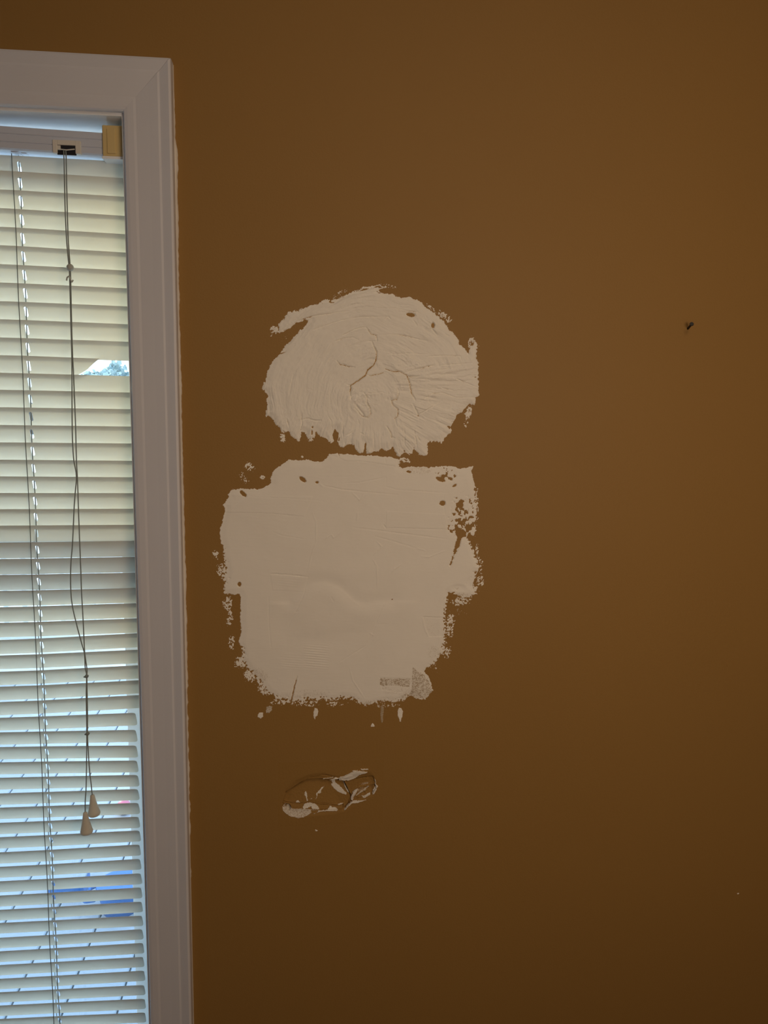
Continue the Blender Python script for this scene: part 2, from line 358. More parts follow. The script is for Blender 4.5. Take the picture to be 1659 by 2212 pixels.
def make_slat(i, zl, zr, xe):
    th = math.radians(np.interp(i, [0, 20, 23, 29, 38, 46, 55], [66, 65, 64, 62.5, 62, 65.5, 69])) + rs.uniform(-.012, .012)
    hx0, hx1 = XH - .0019, XH + .0019
    cols = []
    cols += [(XL + .004, 0), (XL + .14, 0), (XL + .3, 0), (XL + .5, 0), (XL + .6, 0), (hx0 - .002, 0), (hx0, 1), (hx0 + .0011, 2), (hx1 - .0011, 2), (hx1, 1), (hx1 + .002, 0)]
    for t in (.25, .5, .75): cols.append((hx1 + (xe - hx1) * t, 0))
    for a in (0, 30, 60, 90): cols.append((xe - .0035 * (1 - math.sin(math.radians(a))), -1 - a))
    s = (zr - zl) / (XRV - XLV); verts = []; W2 = .0125; top = []
    def zc(x):
        if x >= XLV: return zl + s * (x - XLV)
        d = XLV - x; return zl - s * .03 * (1 - math.exp(-d / .03))
    for layer in (0, 1):
        for x, c in cols:
            h = {0: .0062, 1: .0048, 2: .0062}.get(c, .0062); w = W2
            if c < 0: w = W2 - .0035 * (1 - math.cos(math.radians(-c - 1)))
            for vv in (-w, -.0095 if w > .0095 else -w * .8, -h, -h / 2, 0, h / 2, h, .0095, w):
                cr = .0014 * (1 - (vv / W2) ** 2)          # crowned away from the room
                # local: along slat width vv (towards the room edge), thickness cr
                yy = YS - (vv * math.cos(th)) + (cr + layer * .0003) * math.sin(th)
                zz = zc(x) - .0125 * math.sin(th) + vv * math.sin(th) + (cr + layer * .0003) * math.cos(th)
                verts.append((x, yy, zz))
    n = 9; nc = len(cols); faces = []
    for layer in (0, 1):
        b = layer * nc * n
        for ci in range(nc - 1):
            hole = cols[ci][1] in (1, 2) and cols[ci + 1][1] in (1, 2)
            for k in range(n - 1):
                if hole and 2 <= k <= 5: continue
                q = (b + ci * n + k, b + (ci + 1) * n + k, b + (ci + 1) * n + k + 1, b + ci * n + k + 1)
                faces.append(q if layer == 0 else q[::-1])
    # rim, with vertices of its own so the faces stay crisp
    B = nc * n; e = (nc - 1) * n
    def rimf(q):
        b = len(verts); verts.extend(verts[i] for i in q); faces.append((b, b + 1, b + 2, b + 3))
    for ci in range(nc - 1):
        for k in (0, n - 1): rimf((ci * n + k, (ci + 1) * n + k, B + (ci + 1) * n + k, B + ci * n + k))
    for k in range(n - 1): rimf((e + k, e + k + 1, B + e + k + 1, B + e + k))
    return mesh_obj('slat', verts, faces, M['slat'], None, True)
zlast = min(SL[-1], SR[-1]); LL = list(SL); RRr = list(SR)
while zlast > ZB + .06:
    zlast -= .0212; LL.append(zlast + .001); RRr.append(zlast)
for i, (zl, zr) in enumerate(zip(LL, RRr)):
    if i == 11:
        continue
    xe = XE if i < 33 else XJ - .0122
    bpart(make_slat(i, zl, zr, xe + rs.uniform(-.0004, .0004)))
# the snapped slat: right end broken off along a curve
def broken_slat():
    # lower (outer) edge stops first, the room edge runs on furthest
    V = []; F = []; vs = [-.0125, -.0095, -.006, -.002, .002, .006, .0095, .0125]
    ends = np.interp(vs, [-.0125, -.008, -.003, .003, .008, .0125], [P(157, 803, YS)[0], P(170, 797, YS)[0], P(185, 788, YS)[0], P(196, 782, YS)[0], P(206, 777, YS)[0], P(217, 775, YS)[0]])
    hx0, hx1 = XH - .0019, XH + .0019
    xsn = [XL + .004, XL + .3, XL + .55, hx0, hx1]
    zt = SL[11]; st = (SR[11] - SL[11]) / (XRV - XLV)
    for L in (0, 1):
        for ci in range(len(xsn) + 6):
            for k, vv in enumerate(vs):
                x = xsn[ci] if ci < len(xsn) else hx1 + (ends[k] - hx1) * (ci - len(xsn) + 1) / 6
                cr = .0014 * (1 - (vv / .0125) ** 2); zc = SL[11] + (st * (x - XLV) if x > XLV else 0)
                V.append((x, YS - vv * math.cos(TH) + (cr + L * .0003) * math.sin(TH), zc - .0125 * math.sin(TH) + vv * math.sin(TH)))
    n = len(vs); nc = len(xsn) + 6; B = n * nc
    for L in (0, 1):
        for ci in range(nc - 1):
            for k in range(n - 1):
                if ci == 3 and 2 <= k <= 4: continue
                q = (L * B + ci * n + k, L * B + (ci + 1) * n + k, L * B + (ci + 1) * n + k + 1, L * B + ci * n + k + 1); F.append(q)
    e = (nc - 1) * n
    def rimf(q):
        b = len(V); V.extend(V[i] for i in q); F.append((b, b + 1, b + 2, b + 3))
    for k in range(n - 1): rimf((e + k, e + k + 1, B + e + k + 1, B + e + k))
    for ci in range(nc - 1):
        for k in (0, n - 1): rimf((ci * n + k, (ci + 1) * n + k, B + (ci + 1) * n + k, B + ci * n + k))
    return mesh_obj('slat', V, F, M['slat'], None, True)
bs = bpart(broken_slat()); bs['label'] = 'snapped slat with its right end broken away'

# headrail, cord lock, end bracket
YR0, YR1 = .016, .046
zr_bot = P(150, 331, YR0)[2]; zr_top = P(150, 282, YR0)[2]
dzr = (P(250, 337.5, YR0)[2] - P(0, 321, YR0)[2]) / (P(250, 337, YR0)[0] - P(0, 322, YR0)[0])
hb = MB(); hr_prof = [(YR0 + .002, 0), (YR0, .0015), (YR0, .0075), (YR0 + .0008, .0082), (YR0, .009), (YR0, .0165), (YR0 + .0008, .0172), (YR0, .018), (YR0, zr_top - zr_bot), (YR0 + .002, zr_top - zr_bot), (YR0 + .0025, .002), (YR1 - .0025, .002), (YR1 - .002, zr_top - zr_bot), (YR1, zr_top - zr_bot), (YR1, 0)]
def skew(x): return dzr * (x - P(150, 330, YR0)[0]) if x > XLV - .1 else dzr * (XLV - .1 - P(150, 330, YR0)[0])
for x in (XL + .004, XLV - .1, XJ - .002):
    for y, z in hr_prof: hb.v.append((x, y, zr_bot + z + skew(x)))
n = len(hr_prof)
for c in (0, 1):
    for i in range(n): hb.f.append((c * n + i, c * n + (i + 1) % n, (c + 1) * n + (i + 1) % n, (c + 1) * n + i))
hb.f += [tuple(range(n)), tuple(range(2 * n, 3 * n))[::-1]]
rail = bpart(hb.build('headrail', M['rail']))
# round plug and rivets in the underside
pc = P(238, 343.5, YR0 + .012)
bpart(MB().tube([(pc[0], .0285, zr_bot + skew(pc[0]) - .0006), (pc[0], .0285, zr_bot + skew(pc[0]) + .001)], .0032, 16).build('rivet', M['bracket']))
# ladder exit under the rail
lx = P(27, 332, YR0)[0]
bpart(MB().box(lx - .004, lx + .004, .022, .040, zr_bot + skew(lx) - .0010, zr_bot + skew(lx) + .001).box(lx + .006, lx + .012, .026, .036, zr_bot + skew(lx) - .0008, zr_bot + skew(lx) + .001).build('cord_guide', M['rail'], bevel=.0004))
# cord lock: a frame, its opening's shade drawn as a solid dark plate
def PX(x, y, Y): return P(x, y, Y)
lk0 = PX(114, 301, YR0); lk1 = PX(176, 333, YR0)
lkx0, lkx1 = lk0[0], lk1[0]; lkz1 = PX(145, 304, YR0)[2]; lkz0 = PX(145, 336, YR0)[2]
lw = MB(); y0, y1 = YR0 - .0022, YR0 + .004
lock = bpart(MB().box(lkx0, lkx0 + .0052, y0, y1, lkz0 + .002, lkz1).box(lkx1 - .0062, lkx1, y0, y1, lkz0 + .002, lkz1)
             .box(lkx0 + .0052, lkx1 - .0062, y0, y1, lkz1 - .0056, lkz1).build('cord_lock', M['lock'], bevel=.0005))
MBd = MB().box(lkx0 + .0048, lkx1 - .0058, YR0 - .0006, YR0 + .0006, lkz0 + .0005, lkz1 - .0052)
bpart(MBd.build('slot_dark_plate', M['dark']), lock); 
MBr = MB().tube([(lkx0 + .006, YR0 - .0020, lkz0 + .0062), ((lkx0 + lkx1) / 2, YR0 - .0026, lkz0 + .0054), (lkx1 - .007, YR0 - .0020, lkz0 + .0068)], .0007, 8).box(lkx0 + .0052, lkx0 + .0088, YR0 - .0016, YR0 + .001, lkz0 + .0055, lkz1 - .006)
bpart(MBr.build('lock_pin', M['lock']), lock)
for ob in (bpy.data.objects['slot_dark_plate'], bpy.data.objects['lock_pin']):
    ob.location = -Vector(lock.location) + (Vector((0, 0, 0)) - BO) * 0 if False else Vector((0, 0, 0))
# bracket at the right end
b0 = PX(220, 272, YR0 - .003); b1 = PX(262, 338, YR0 - .003)
bz1, bz0 = PX(240, 270.5, YR0 - .003)[2], PX(240, 338, YR0 - .003)[2]
br = bpart(MB().box(b0[0], XJ - .0003, YR0 - .0035, .050, bz0, bz1).build('end_bracket', M['bracket'], bevel=.0012))
bpart(MB().box(PX(233, 300, YR0)[0], PX(251, 300, YR0)[0], YR0 - .0048, YR0 - .003, PX(240, 334, YR0)[2], PX(240, 281, YR0)[2]).build('bracket_tab', M['bracket'], bevel=.0005), br)
bpart(MB().box(b0[0] - .0008, XJ - .0004, YR0 - .0040, .050, bz0 - .0030, bz0 + .0002).build('bracket_lip', M['jamb'], bevel=.0006), br)

# ladder cords: front and back string with a rung under each slat, and the lift cord through the holes
HW = .0125 * math.cos(TH)
def ladder(xc, name_x):
    lm = MB(); zt = zr_bot + .001; zb = ZB + .03
    for yy, dx in ((YS - HW - .0008, 0), (YS + HW + .002, .0006)):
        pts = [(xc + dx + .0004 * math.sin(z * 37 + yy * 900), yy, z) for z in np.linspace(zt, zb, 60)]; lm.tube(pts, .00055, 6)
    bpart(lm.build('ladder_cord', M['cord'], None, True))
    lc = MB().tube([(xc + .0057 + .0005 * math.sin(z * 51), YS + .0008, z) for z in np.linspace(zt, zb, 50)], .0007, 6)
    bpart(lc.build('lift_cord', M['cord'], None, True))
ladder(XCORD, True)
ladder(XL + .14, False)
bpart(MB().box(XL + .004, XE - .002, YS - .012, YS + .012, ZB + .012, ZB + .028).build('bottom_rail', M['slat'], bevel=.003))

# pull cords
YP = .0085
def cordpts(px, y=YP, n=6):
    return poly_smooth([P(a, b, y) for a, b in px], n)
def cord(name, px, r=.00072, y=YP, first=None):
    pts = cordpts(px, y)
    if first is not None: pts[0] = np.array(P(px[0][0], px[0][1], first))
    return bpart(MB().tube(pts, r, 8).build(name, M['cord'], None, True))
cord('pull_cord', [(137.5, 324), (138.3, 345), (139.5, 400), (141, 460), (144, 520), (149, 575), (150.5, 600), (153.2, 700), (155.3, 780), (155.6, 880), (156.3, 940), (159, 990), (165, 1028), (162.5, 1064), (160, 1100), (157, 1168), (152.8, 1226), (153, 1277), (157, 1312), (167, 1355), (177, 1392), (182.5, 1413), (184, 1442), (187, 1460), (186.3, 1500), (187, 1545), (187.5, 1584), (187, 1640), (186, 1700), (184.2, 1730), (184, 1757)])
cord('pull_cord', [(142, 325), (143, 345), (144, 400), (145.5, 460), (147.5, 520), (151.5, 575), (152.5, 600), (154.5, 690), (156.5, 760), (158.5, 800), (160.5, 850), (163.3, 920), (165, 990), (167.5, 1040), (169.5, 1100), (172, 1168), (174.3, 1226), (176, 1277), (178.5, 1320), (181, 1370), (183, 1410), (187.8, 1445), (187.6, 1461), (188.3, 1500), (189, 1545), (189, 1586), (190.5, 1620), (193.5, 1665), (197, 1695), (199.3, 1718)])
bc = P(151.5, 578, YP); bpart(MB().ball(bc, .0043, 12).build('cord_bead', M['bead'], None, True))
kn = MB()
bpart(MB().tube(poly_smooth([P(144, 606, YP - .001), P(145, 600, YP - .002), P(149, 597, YP - .003), P(152, 603, YP - .003), P(155, 609, YP - .002), P(158, 605, YP - .001)], 5), .0009, 6).build('cord_loop', M['bead'], None, True))
for i, (a, b) in enumerate(((187, 1461), (189, 1585))):
    c = P(a, b, YP); k = MB().ball(c, .0024, 8); k.tube([c + np.array([-.0028, -.001, -.0006]), c + np.array([0, -.0022, .0008]), c + np.array([.0030, -.001, .0012])], .001, 6); bpart(k.build('cord_knot', M['cord'], None, True))
def tassel(top, bot, hb, y):
    a = np.array(P(*top, y)); b = np.array(P(*bot, y)); prof = [(0, .0022), (.02, .0027), (.10, .0031), (.35, .0044), (.62, .0062), (.80, .0075), (.86, .0081), (.92, .0080), (.97, .0070), (1, .0045)]
    return bpart(MB().tube([a + (b - a) * t for t, _ in prof], [r * hb for _, r in prof], 24).build('cord_tassel', M['tassel'], None, True))
tassel((199.3, 1717), (204, 1762), .97, YP)
tassel((184, 1755), (187.5, 1801), .98, YP - .014)

# ------------------------------------------------------------------ plaster patches
def blobs(X, Z, cv, items, s):
    """soft elliptical densities: (u, v, ru, rv, angle_deg, value)"""
    S = np.zeros(X.shape, np.float32)
    for u, v, ru, rv, ang, val in items:
        (cx, cz), = cv([(u, v)]); a = math.radians(ang); k = 1000 * abs(P(0, 0, 0)[0] - P(1, 0, 0)[0]) if False else MMPX / s
        dx = (X - cx) / k; dz = -(Z - cz) / k; p = (dx * math.cos(a) + dz * math.sin(a)) / ru; q = (-dx * math.sin(a) + dz * math.cos(a)) / rv
        S = np.maximum(S, val * np.clip(1.6 * (1 - np.sqrt(p * p + q * q)), 0, 1))
    return S
MMPX = 1000 * (P(801, 1100, 0)[0] - P(800, 1100, 0)[0])
def carve(h, X, Z, pts, depth, width, side=0.0):
    """groove (depth>0) or ridge (depth<0) along a polyline, half-width in mm, tapering ends"""
    x0 = min(p[0] for p in pts) - 3 * width - 1; x1 = max(p[0] for p in pts) + 3 * width + 1
    z0 = min(p[1] for p in pts) - 3 * width - 1; z1 = max(p[1] for p in pts) + 3 * width + 1
    i = np.where((X[0] > x0) & (X[0] < x1))[0]; j = np.where((Z[:, 0] > z0) & (Z[:, 0] < z1))[0]
    if len(i) == 0 or len(j) == 0: return
    sl = (slice(j[0], j[-1] + 1), slice(i[0], i[-1] + 1)); x = X[sl]; z = Z[sl]
    wob = (vn(x * .5, z * .5, 91) - .5) * .7
    d = seg_dist(x + wob, z + (vn(x * .5, z * .5, 92) - .5) * .7, pts)
    e = np.minimum(np.hypot(x - pts[0][0], z - pts[0][1]), np.hypot(x - pts[-1][0], z - pts[-1][1]))
    L = sum(math.dist(pts[k], pts[k + 1]) for k in range(len(pts) - 1)); tp = .35 + .65 * smooth01(e / max(1.0, L * .22))
    vary = .65 + .7 * vn(x * .12, z * .12, 93)
    h[sl] -= depth * tp * vary * np.exp(-(d / width) ** 2)

R1 = (540, 590, 3.19); R2 = (440, 960, 2.676)
poly1 = [(185,405),(180,385),(200,350),(215,330),(245,300),(258,275),(300,262),(330,262),(380,235),(420,222),(470,212),(500,192),(535,178),(560,185),(610,170),(680,140),(740,115),(780,100),(830,88),(900,78),(935,85),(945,95),(900,105),(885,118),(900,132),(940,148),(975,142),(1010,158),(1040,170),(1100,168),(1140,178),(1185,205),(1210,240),(1260,265),(1300,290),(1330,325),(1350,360),(1375,390),(1410,425),(1438,460),(1445,492),(1475,520),(1505,555),(1510,520),(1505,480),(1515,450),(1530,435),(1550,450),(1565,490),(1575,515),(1560,525),(1562,590),(1572,620),(1570,690),(1575,770),(1572,810),(1580,835),(1570,850),(1555,858),(1556,890),(1545,908),(1520,905),(1490,925),(1465,950),(1430,975),(1410,1010),(1390,1040),(1383,1068),(1392,1075),(1385,1100),(1360,1120),(1340,1140),(1318,1180),(1308,1162),(1270,1158),(1230,1160),(1222,1180),(1222,1255),(1200,1258),(1165,1250),(1150,1232),(1130,1208),(1118,1240),(1095,1250),(1070,1235),(1050,1245),(1030,1268),(1015,1262),(1000,1230),(985,1200),(965,1215),(940,1225),(910,1210),(880,1225),(850,1228),(825,1240),(803,1245),(805,1170),(795,1165),(788,1215),(778,1242),(755,1240),(735,1225),(718,1190),(690,1180),(665,1185),(645,1205),(620,1195),(605,1165),(608,1110),(590,1078),(573,1085),(568,1120),(575,1155),(562,1172),(545,1165),(530,1140),(505,1130),(480,1125),(455,1090),(448,1120),(435,1150),(410,1155),(395,1130),(380,1100),(360,1095),(348,1120),(338,1158),(320,1148),(290,1130),(270,1100),(255,1085),(240,1110),(215,1095),(210,1070),(190,1050),(168,1035),(160,1010),(130,985),(112,990),(105,960),(118,940),(115,900),(110,870),(125,850),(110,830),(100,810),(85,795),(90,770),(110,730),(118,690),(140,630),(165,595),(190,570),(220,540),(250,495),(290,455),(340,400),(370,375),(395,345),(412,315),(380,322),(340,335),(310,345),(290,365),(260,385),(225,405),(205,412)]
poly2 = [(725,55),(790,54),(900,62),(1000,66),(1090,74),(1125,85),(1140,100),(1130,125),(1150,135),(1180,128),(1230,132),(1290,128),(1340,130),(1400,125),(1440,128),(1480,140),(1520,135),(1560,126),(1548,150),(1558,200),(1570,240),(1572,300),(1578,370),(1585,410),(1570,450),(1575,500),(1560,525),(1535,522),(1515,535),(1540,560),(1558,605),(1575,640),(1592,680),(1597,715),(1572,745),(1562,790),(1580,810),(1575,860),(1560,884),(1500,890),(1450,868),(1415,860),(1412,900),(1400,960),(1395,1010),(1400,1060),(1395,1100),(1400,1140),(1385,1170),(1395,1200),(1370,1220),(1340,1260),(1300,1290),(1275,1310),(1305,1350),(1325,1420),(1300,1450),(1280,1475),(1230,1470),(1190,1450),(1160,1480),(1100,1490),(1050,1485),(980,1500),(940,1512),(900,1495),(860,1470),(800,1462),(760,1475),(720,1480),(680,1465),(650,1485),(620,1465),(590,1465),(570,1500),(540,1480),(510,1500),(470,1465),(430,1478),(400,1450),(370,1430),(340,1390),(310,1360),(290,1330),(255,1300),(240,1270),(215,1240),(225,1215),(215,1170),(203,1140),(215,1080),(215,1040),(210,1000),(215,960),(210,920),(215,880),(205,862),(180,870),(150,868),(120,865),(110,840),(120,800),(105,760),(110,720),(125,680),(110,650),(115,600),(105,580),(93,540),(95,490),(110,440),(122,380),(122,360),(108,350),(120,342),(135,320),(150,302),(140,290),(160,265),(200,255),(270,258),(330,258),(380,235),(390,225),(385,200),(400,160),(430,130),(460,115),(490,90),(540,92),(590,88),(630,95),(680,102),(710,80)]

def fine(X, Z, seed, k=1.0):
    return .6 * vn(X * .9 * k, Z * .9 * k, seed) + .4 * vn(X * 1.9 * k, Z * 1.9 * k, seed + 1)

def field(X, Z, cv, s, poly, edge, stip, fringe, holes, density_holes, notch):
    D = sdf(X, Z, cv(poly))
    n1 = fbm(X * .35, Z * .35, 3, 3) - .5; n2 = fine(X, Z, 11) - .5
    F = D + edge * (n1 * 2.2 + n2 * 1.6)
    if notch:
        F = np.minimum(F, -(sdf(X, Z, cv(notch)) + n1 * 3.0 + n2 * 2.0))
    if density_holes:
        S = blobs(X, Z, cv, density_holes, s); t = fbm(X * .28, Z * .28, 40, 4)
        F = np.minimum(F, (t - S * .62) * 9.0 + 0.4 * (1 - np.minimum(S * 6, 1)) * 10)
    for u, v, ru, rv, a in holes:
        b_ = blobs(X, Z, cv, [(u, v, ru * 1.15, rv * 1.15, a, 1.0)], s); F = np.where(b_ > 0, np.minimum(F, -(b_ - .42 + n2 * .45) * 7.0), F)
    S = blobs(X, Z, cv, stip, s)
    if fringe:
        S = np.maximum(S, blobs(X, Z, cv, fringe, s) * np.exp(-np.maximum(-D, 0) / 4.2))
    t = fine(X, Z, 61, .9) * .75 + vn(X * .33, Z * .33, 64) * .25
    F = np.maximum(F, np.where(S > .01, (t - (1 - S * .70)) * 2.4, -9))
    E_ = np.maximum(S, blobs(X, Z, cv, fringe, s) if fringe else 0)
    t2 = vn(X * .55, Z * .55, 71) * .55 + fine(X, Z, 72, .9) * .45
    F = np.where((D > -.5) & (D < 6) & (E_ > .15), np.minimum(F, (t2 - (.52 - D * .075)) * 5), F)
    return F, D, S

def make_patch(name, label, region, poly, bbox, step, thick, **kw):
    cv = conv(region); s = region[2]; pts = cv(poly)
    c = cv([(bbox[0], bbox[1]), (bbox[2], bbox[3])])
    xs = np.arange(c[0][0], c[1][0], step, dtype=np.float32); zs = np.arange(c[1][1], c[0][1], step, dtype=np.float32)
    X, Z = np.meshgrid(xs, zs)
    F, D, S = field(X, Z, cv, s, poly, kw['edge'], kw['stip'], kw.get('fringe'), kw['holes'], kw.get('dholes'), kw.get('notch'))
    relief = kw['relief'](X, Z, cv, D)
    base = np.minimum(F * .9, .35 + (thick - .35) * smooth01(D / 9.0))
    base = np.where(D < 0, np.minimum(base, .32), base)
    if kw.get('dholes'):
        q_ = smooth01(blobs(X, Z, cv, kw['dholes'], s) * 1.3); base = base * (1 - q_) + np.minimum(base, .42) * q_
    h = base + relief * smooth01(F / 2.0)
    solid = (F > .8) & (D > 1.0)
    for pl, dep, wid in kw['cuts']:
        if dep > 1.55: dep, wid = dep * 1.9, wid * 1.05
        elif kw['deep']: dep, wid = dep * 1.7, wid * .95
        hh = h.copy(); carve(hh, X, Z, cv(pl), dep, wid); h = np.where(F > .2, hh, h)
    h = np.where(F > 0, np.maximum(h, -.25), np.minimum(F * .9, -.05)); h = np.maximum(h, -.5)
    h = np.where((D > 3) & (F > 1), np.maximum(h, -.35), h)
    thin = blobs(X, Z, cv, kw['thin'], s)
    for pl, val in kw.get('thinp', ()):
        d_ = sdf(X, Z, cv(pl)) + (fbm(X * .25, Z * .25, 81, 2) - .5) * 3; thin = np.maximum(thin, val * smooth01(d_ / 1.5 + .3))
    thin = thin * (.75 + .5 * fbm(X * .5, Z * .5, 82, 2))
    o = grid_from(h, thin, xs, zs, name, M['compound'], cull=-.3)
    return tag(o, label, 'plaster patch')

def relief1(X, Z, cv, D):
    (cx, cz), = cv([(840, 900)]); dx = (X - cx); dz = (Z - cz); r = np.hypot(dx, dz); a = np.arctan2(dx, dz)
    k = 1.0
    wob = (fbm(X * .02, Z * .02, 200, 2) - .5) * 14
    arcs = fbm(a * 3.2, (r + wob * 1.6) * .26, 210, 4)
    (vx, vz), = cv([(840, 500)]); fan = np.arctan2(X - vx, -(Z - vz) + 60)
    cols = fbm(fan * 42, Z * .035, 220, 4)
    (qx, qz), = cv([(820, 760)]); ray_ = np.arctan2(Z - qz, X - qx + 25)
    rays = fbm(ray_ * 30 + wob * .08, X * .03, 230, 4)
    wl = smooth01((cz - 4 - Z) / 30.0); wr = smooth01((X - cx - 18) / 30.0) * (1 - smooth01((Z - cz - 38) / 20)) 
    wr = wr * (1 - wl * smooth01((cx + 42 - X) / 25)); mixv = arcs * (1 - wl) + cols * wl; mixv = mixv * (1 - wr) + rays * wr
    amp = .50 + 1.25 * smooth01((fbm(X * .035, Z * .035, 260, 2) - .38) * 4)
    amp = amp * (.55 + .45 * smooth01((X - cx + 38) / 30)) * np.where(Z < cz - 10, 1.0, 1.0)
    h = (mixv - .5) * 2.7 * amp
    # sharper edges where a stroke lies over another
    t = mixv * 7 + .15 * fbm(X * .2, Z * .2, 245, 2); st = t - np.floor(t); h += .42 * amp * (smooth01(st * 4) - st)
    h += (fbm(X * .06, Z * .06, 240, 3) - .5) * 2.0 + (fbm(X * .4, Z * .4, 241, 3) - .5) * .12
    for u, v, ru, rv, am in ((900, 640, 70, 60, -1.1), (1070, 780, 40, 26, 1.0), (1070, 815, 40, 12, -.9), (1075, 850, 42, 22, .9), (860, 560, 60, 60, .8), (880, 860, 130, 110, .9), (930, 440, 60, 22, .6), (1160, 705, 45, 14, .7), (720, 900, 60, 70, .6)):
        (bx, bz), = cv([(u, v)]); kk = MMPX / 3.19; h += 1.5 * am * np.exp(-(((X - bx) / (ru * kk)) ** 2 + ((Z - bz) / (rv * kk)) ** 2))
    return h
c1 = [([(800,375),(815,395),(835,420),(868,430),(873,468)], 2.6, .55), ([(810,472),(873,470)], 1.2, .5),
      ([(838,475),(860,520),(873,545),(868,600),(850,635),(810,668),(795,705),(740,745),(695,775),(688,830),(695,870)], 3.6, .62),
      ([(670,770),(695,775)], 1.3, .5), ([(868,600),(872,650)], .8, .5), ([(800,703),(830,708),(890,695),(940,680)], 1.6, .5),
      ([(935,662),(990,680),(1030,678),(1080,705),(1100,760),(1110,820),(1138,880)], 3.0, .6),
      ([(868,430),(960,425),(1060,430),(1150,455),(1220,470)], 1.3, .7),
      ([(780,822),(805,855),(803,890),(825,930),(832,970),(810,995),(770,985),(720,930)], 2.2, .55),
      ([(1018,795),(1022,830),(1010,870),(975,880),(985,910),(1020,940),(1018,985),(998,1000),(1000,1025)], 2.4, .55),
      ([(790,830),(860,828),(910,820),(940,830)], .9, .5), ([(595,603),(620,630),(660,640),(720,650)], 2.2, .5), ([(640,628),(690,650)], 1.4, .5),
      ([(525,635),(550,590),(570,570)], 1.2, .5), ([(590,470),(650,450),(710,445),(745,458)], 1.4, .5), ([(640,430),(700,400),(760,378),(800,375)], 1.4, .6),
      ([(950,560),(1080,555),(1220,560)], 1.0, .5), ([(1220,575),(1350,570),(1450,573),(1450,595)], 1.3, .5), ([(1170,665),(1210,645),(1270,637)], 1.6, .5),
      ([(1080,712),(1140,716),(1175,705)], 1.8, .8), ([(940,1055),(970,1100),(975,1130),(995,1135)], 2.2, .55), ([(1150,1120),(1175,1160)], 1.2, .6),
      ([(360,1010),(400,1000),(440,1015),(490,1015)], 1.5, .6), ([(540,985),(560,1020),(565,1080)], 1.0, .5), ([(760,1100),(790,1115),(800,1060)], 1.4, .5),
      ([(665,1120),(720,1085)], 1.2, .5), ([(1085,265),(1110,262),(1140,270)], 1.6, .5), ([(930,320),(950,300),(970,315)], 1.2, .5),
      ([(1125,325),(1150,360)], 1.1, .6), ([(1250,385),(1290,430)], 1.1, .7), ([(1340,420),(1380,440)], 1.0, .6), ([(1300,640),(1530,620)], .8, .5),
      ([(1400,720),(1570,790)], .9, .5), ([(1320,790),(1400,810)], 1.1, .5), ([(1170,890),(1260,830),(1330,825),(1420,860),(1480,858),(1555,858)], 1.2, .6),
      ([(1150,985),(1240,930),(1320,880)], 1.0, .6), ([(355,960),(355,1040),(350,1080)], 1.2, .6), ([(255,1010),(268,1060)], 1.1, .6), ([(745,1010),(748,1040)], .8, .5),
      ([(270,850),(285,760),(300,700)], .6, .6), ([(720,900),(760,950),(790,990)], 1.4, 1.3), ([(1120,900),(1150,960),(1165,1000)], 1.2, .9), ([(560,185),(545,200),(578,205)], 1.5, .5),
      ([(850,1090),(855,1200)], .9, .6), ([(640,1050),(640,1140)], .9, .6), ([(1060,1060),(1065,1180)], .9, .6), ([(1130,1080),(1150,1200)], 1.1, .7), ([(200,560),(250,540)], 1.0, .6),
      ([(330,330),(420,300),(560,280),(680,262)], .9, .7), ([(440,390),(560,350),(640,325),(760,305),(960,300)], .9, .7), ([(880,243),(1000,245),(1100,262)], .8, .6)]
make_patch('plaster_patch', 'rough domed white plaster patch with cracks, above the squarer patch', R1, poly1, (50, 40, 1660, 1320), .6, 2.3,
           deep=True, edge=1.3, relief=relief1, cuts=c1,
           stip=[(620,140,95,30,-28,.62),(970,90,90,24,5,.62),(1240,235,70,22,35,.7),(1330,290,75,38,32,.80),(1370,318,45,40,0,.75),(165,392,45,45,-45,.85),(140,430,30,20,0,.5),(225,1135,32,55,0,.9),(1508,960,36,75,15,.95),(1490,1035,30,45,0,.65),(1535,465,28,45,0,.8),(85,748,30,35,0,.45),(280,420,90,22,-38,.42),(1575,510,16,16,0,.7),(240,450,40,20,-40,.35),(415,1150,40,22,0,.7)],
           holes=[(1108,288,34,15,8),(1260,361,13,20,0),(1533,478,14,24,0),(427,1098,6,20,0),(430,1062,7,9,30)],
           thin=[(620,150,120,45,-28,.55),(990,92,90,30,0,.5),(1330,300,100,40,32,.5),(1400,320,40,40,0,.5),(160,400,50,50,0,.45),(1533,470,36,50,0,.5),(280,420,100,30,-38,.6),(1490,1000,40,80,10,.35)])

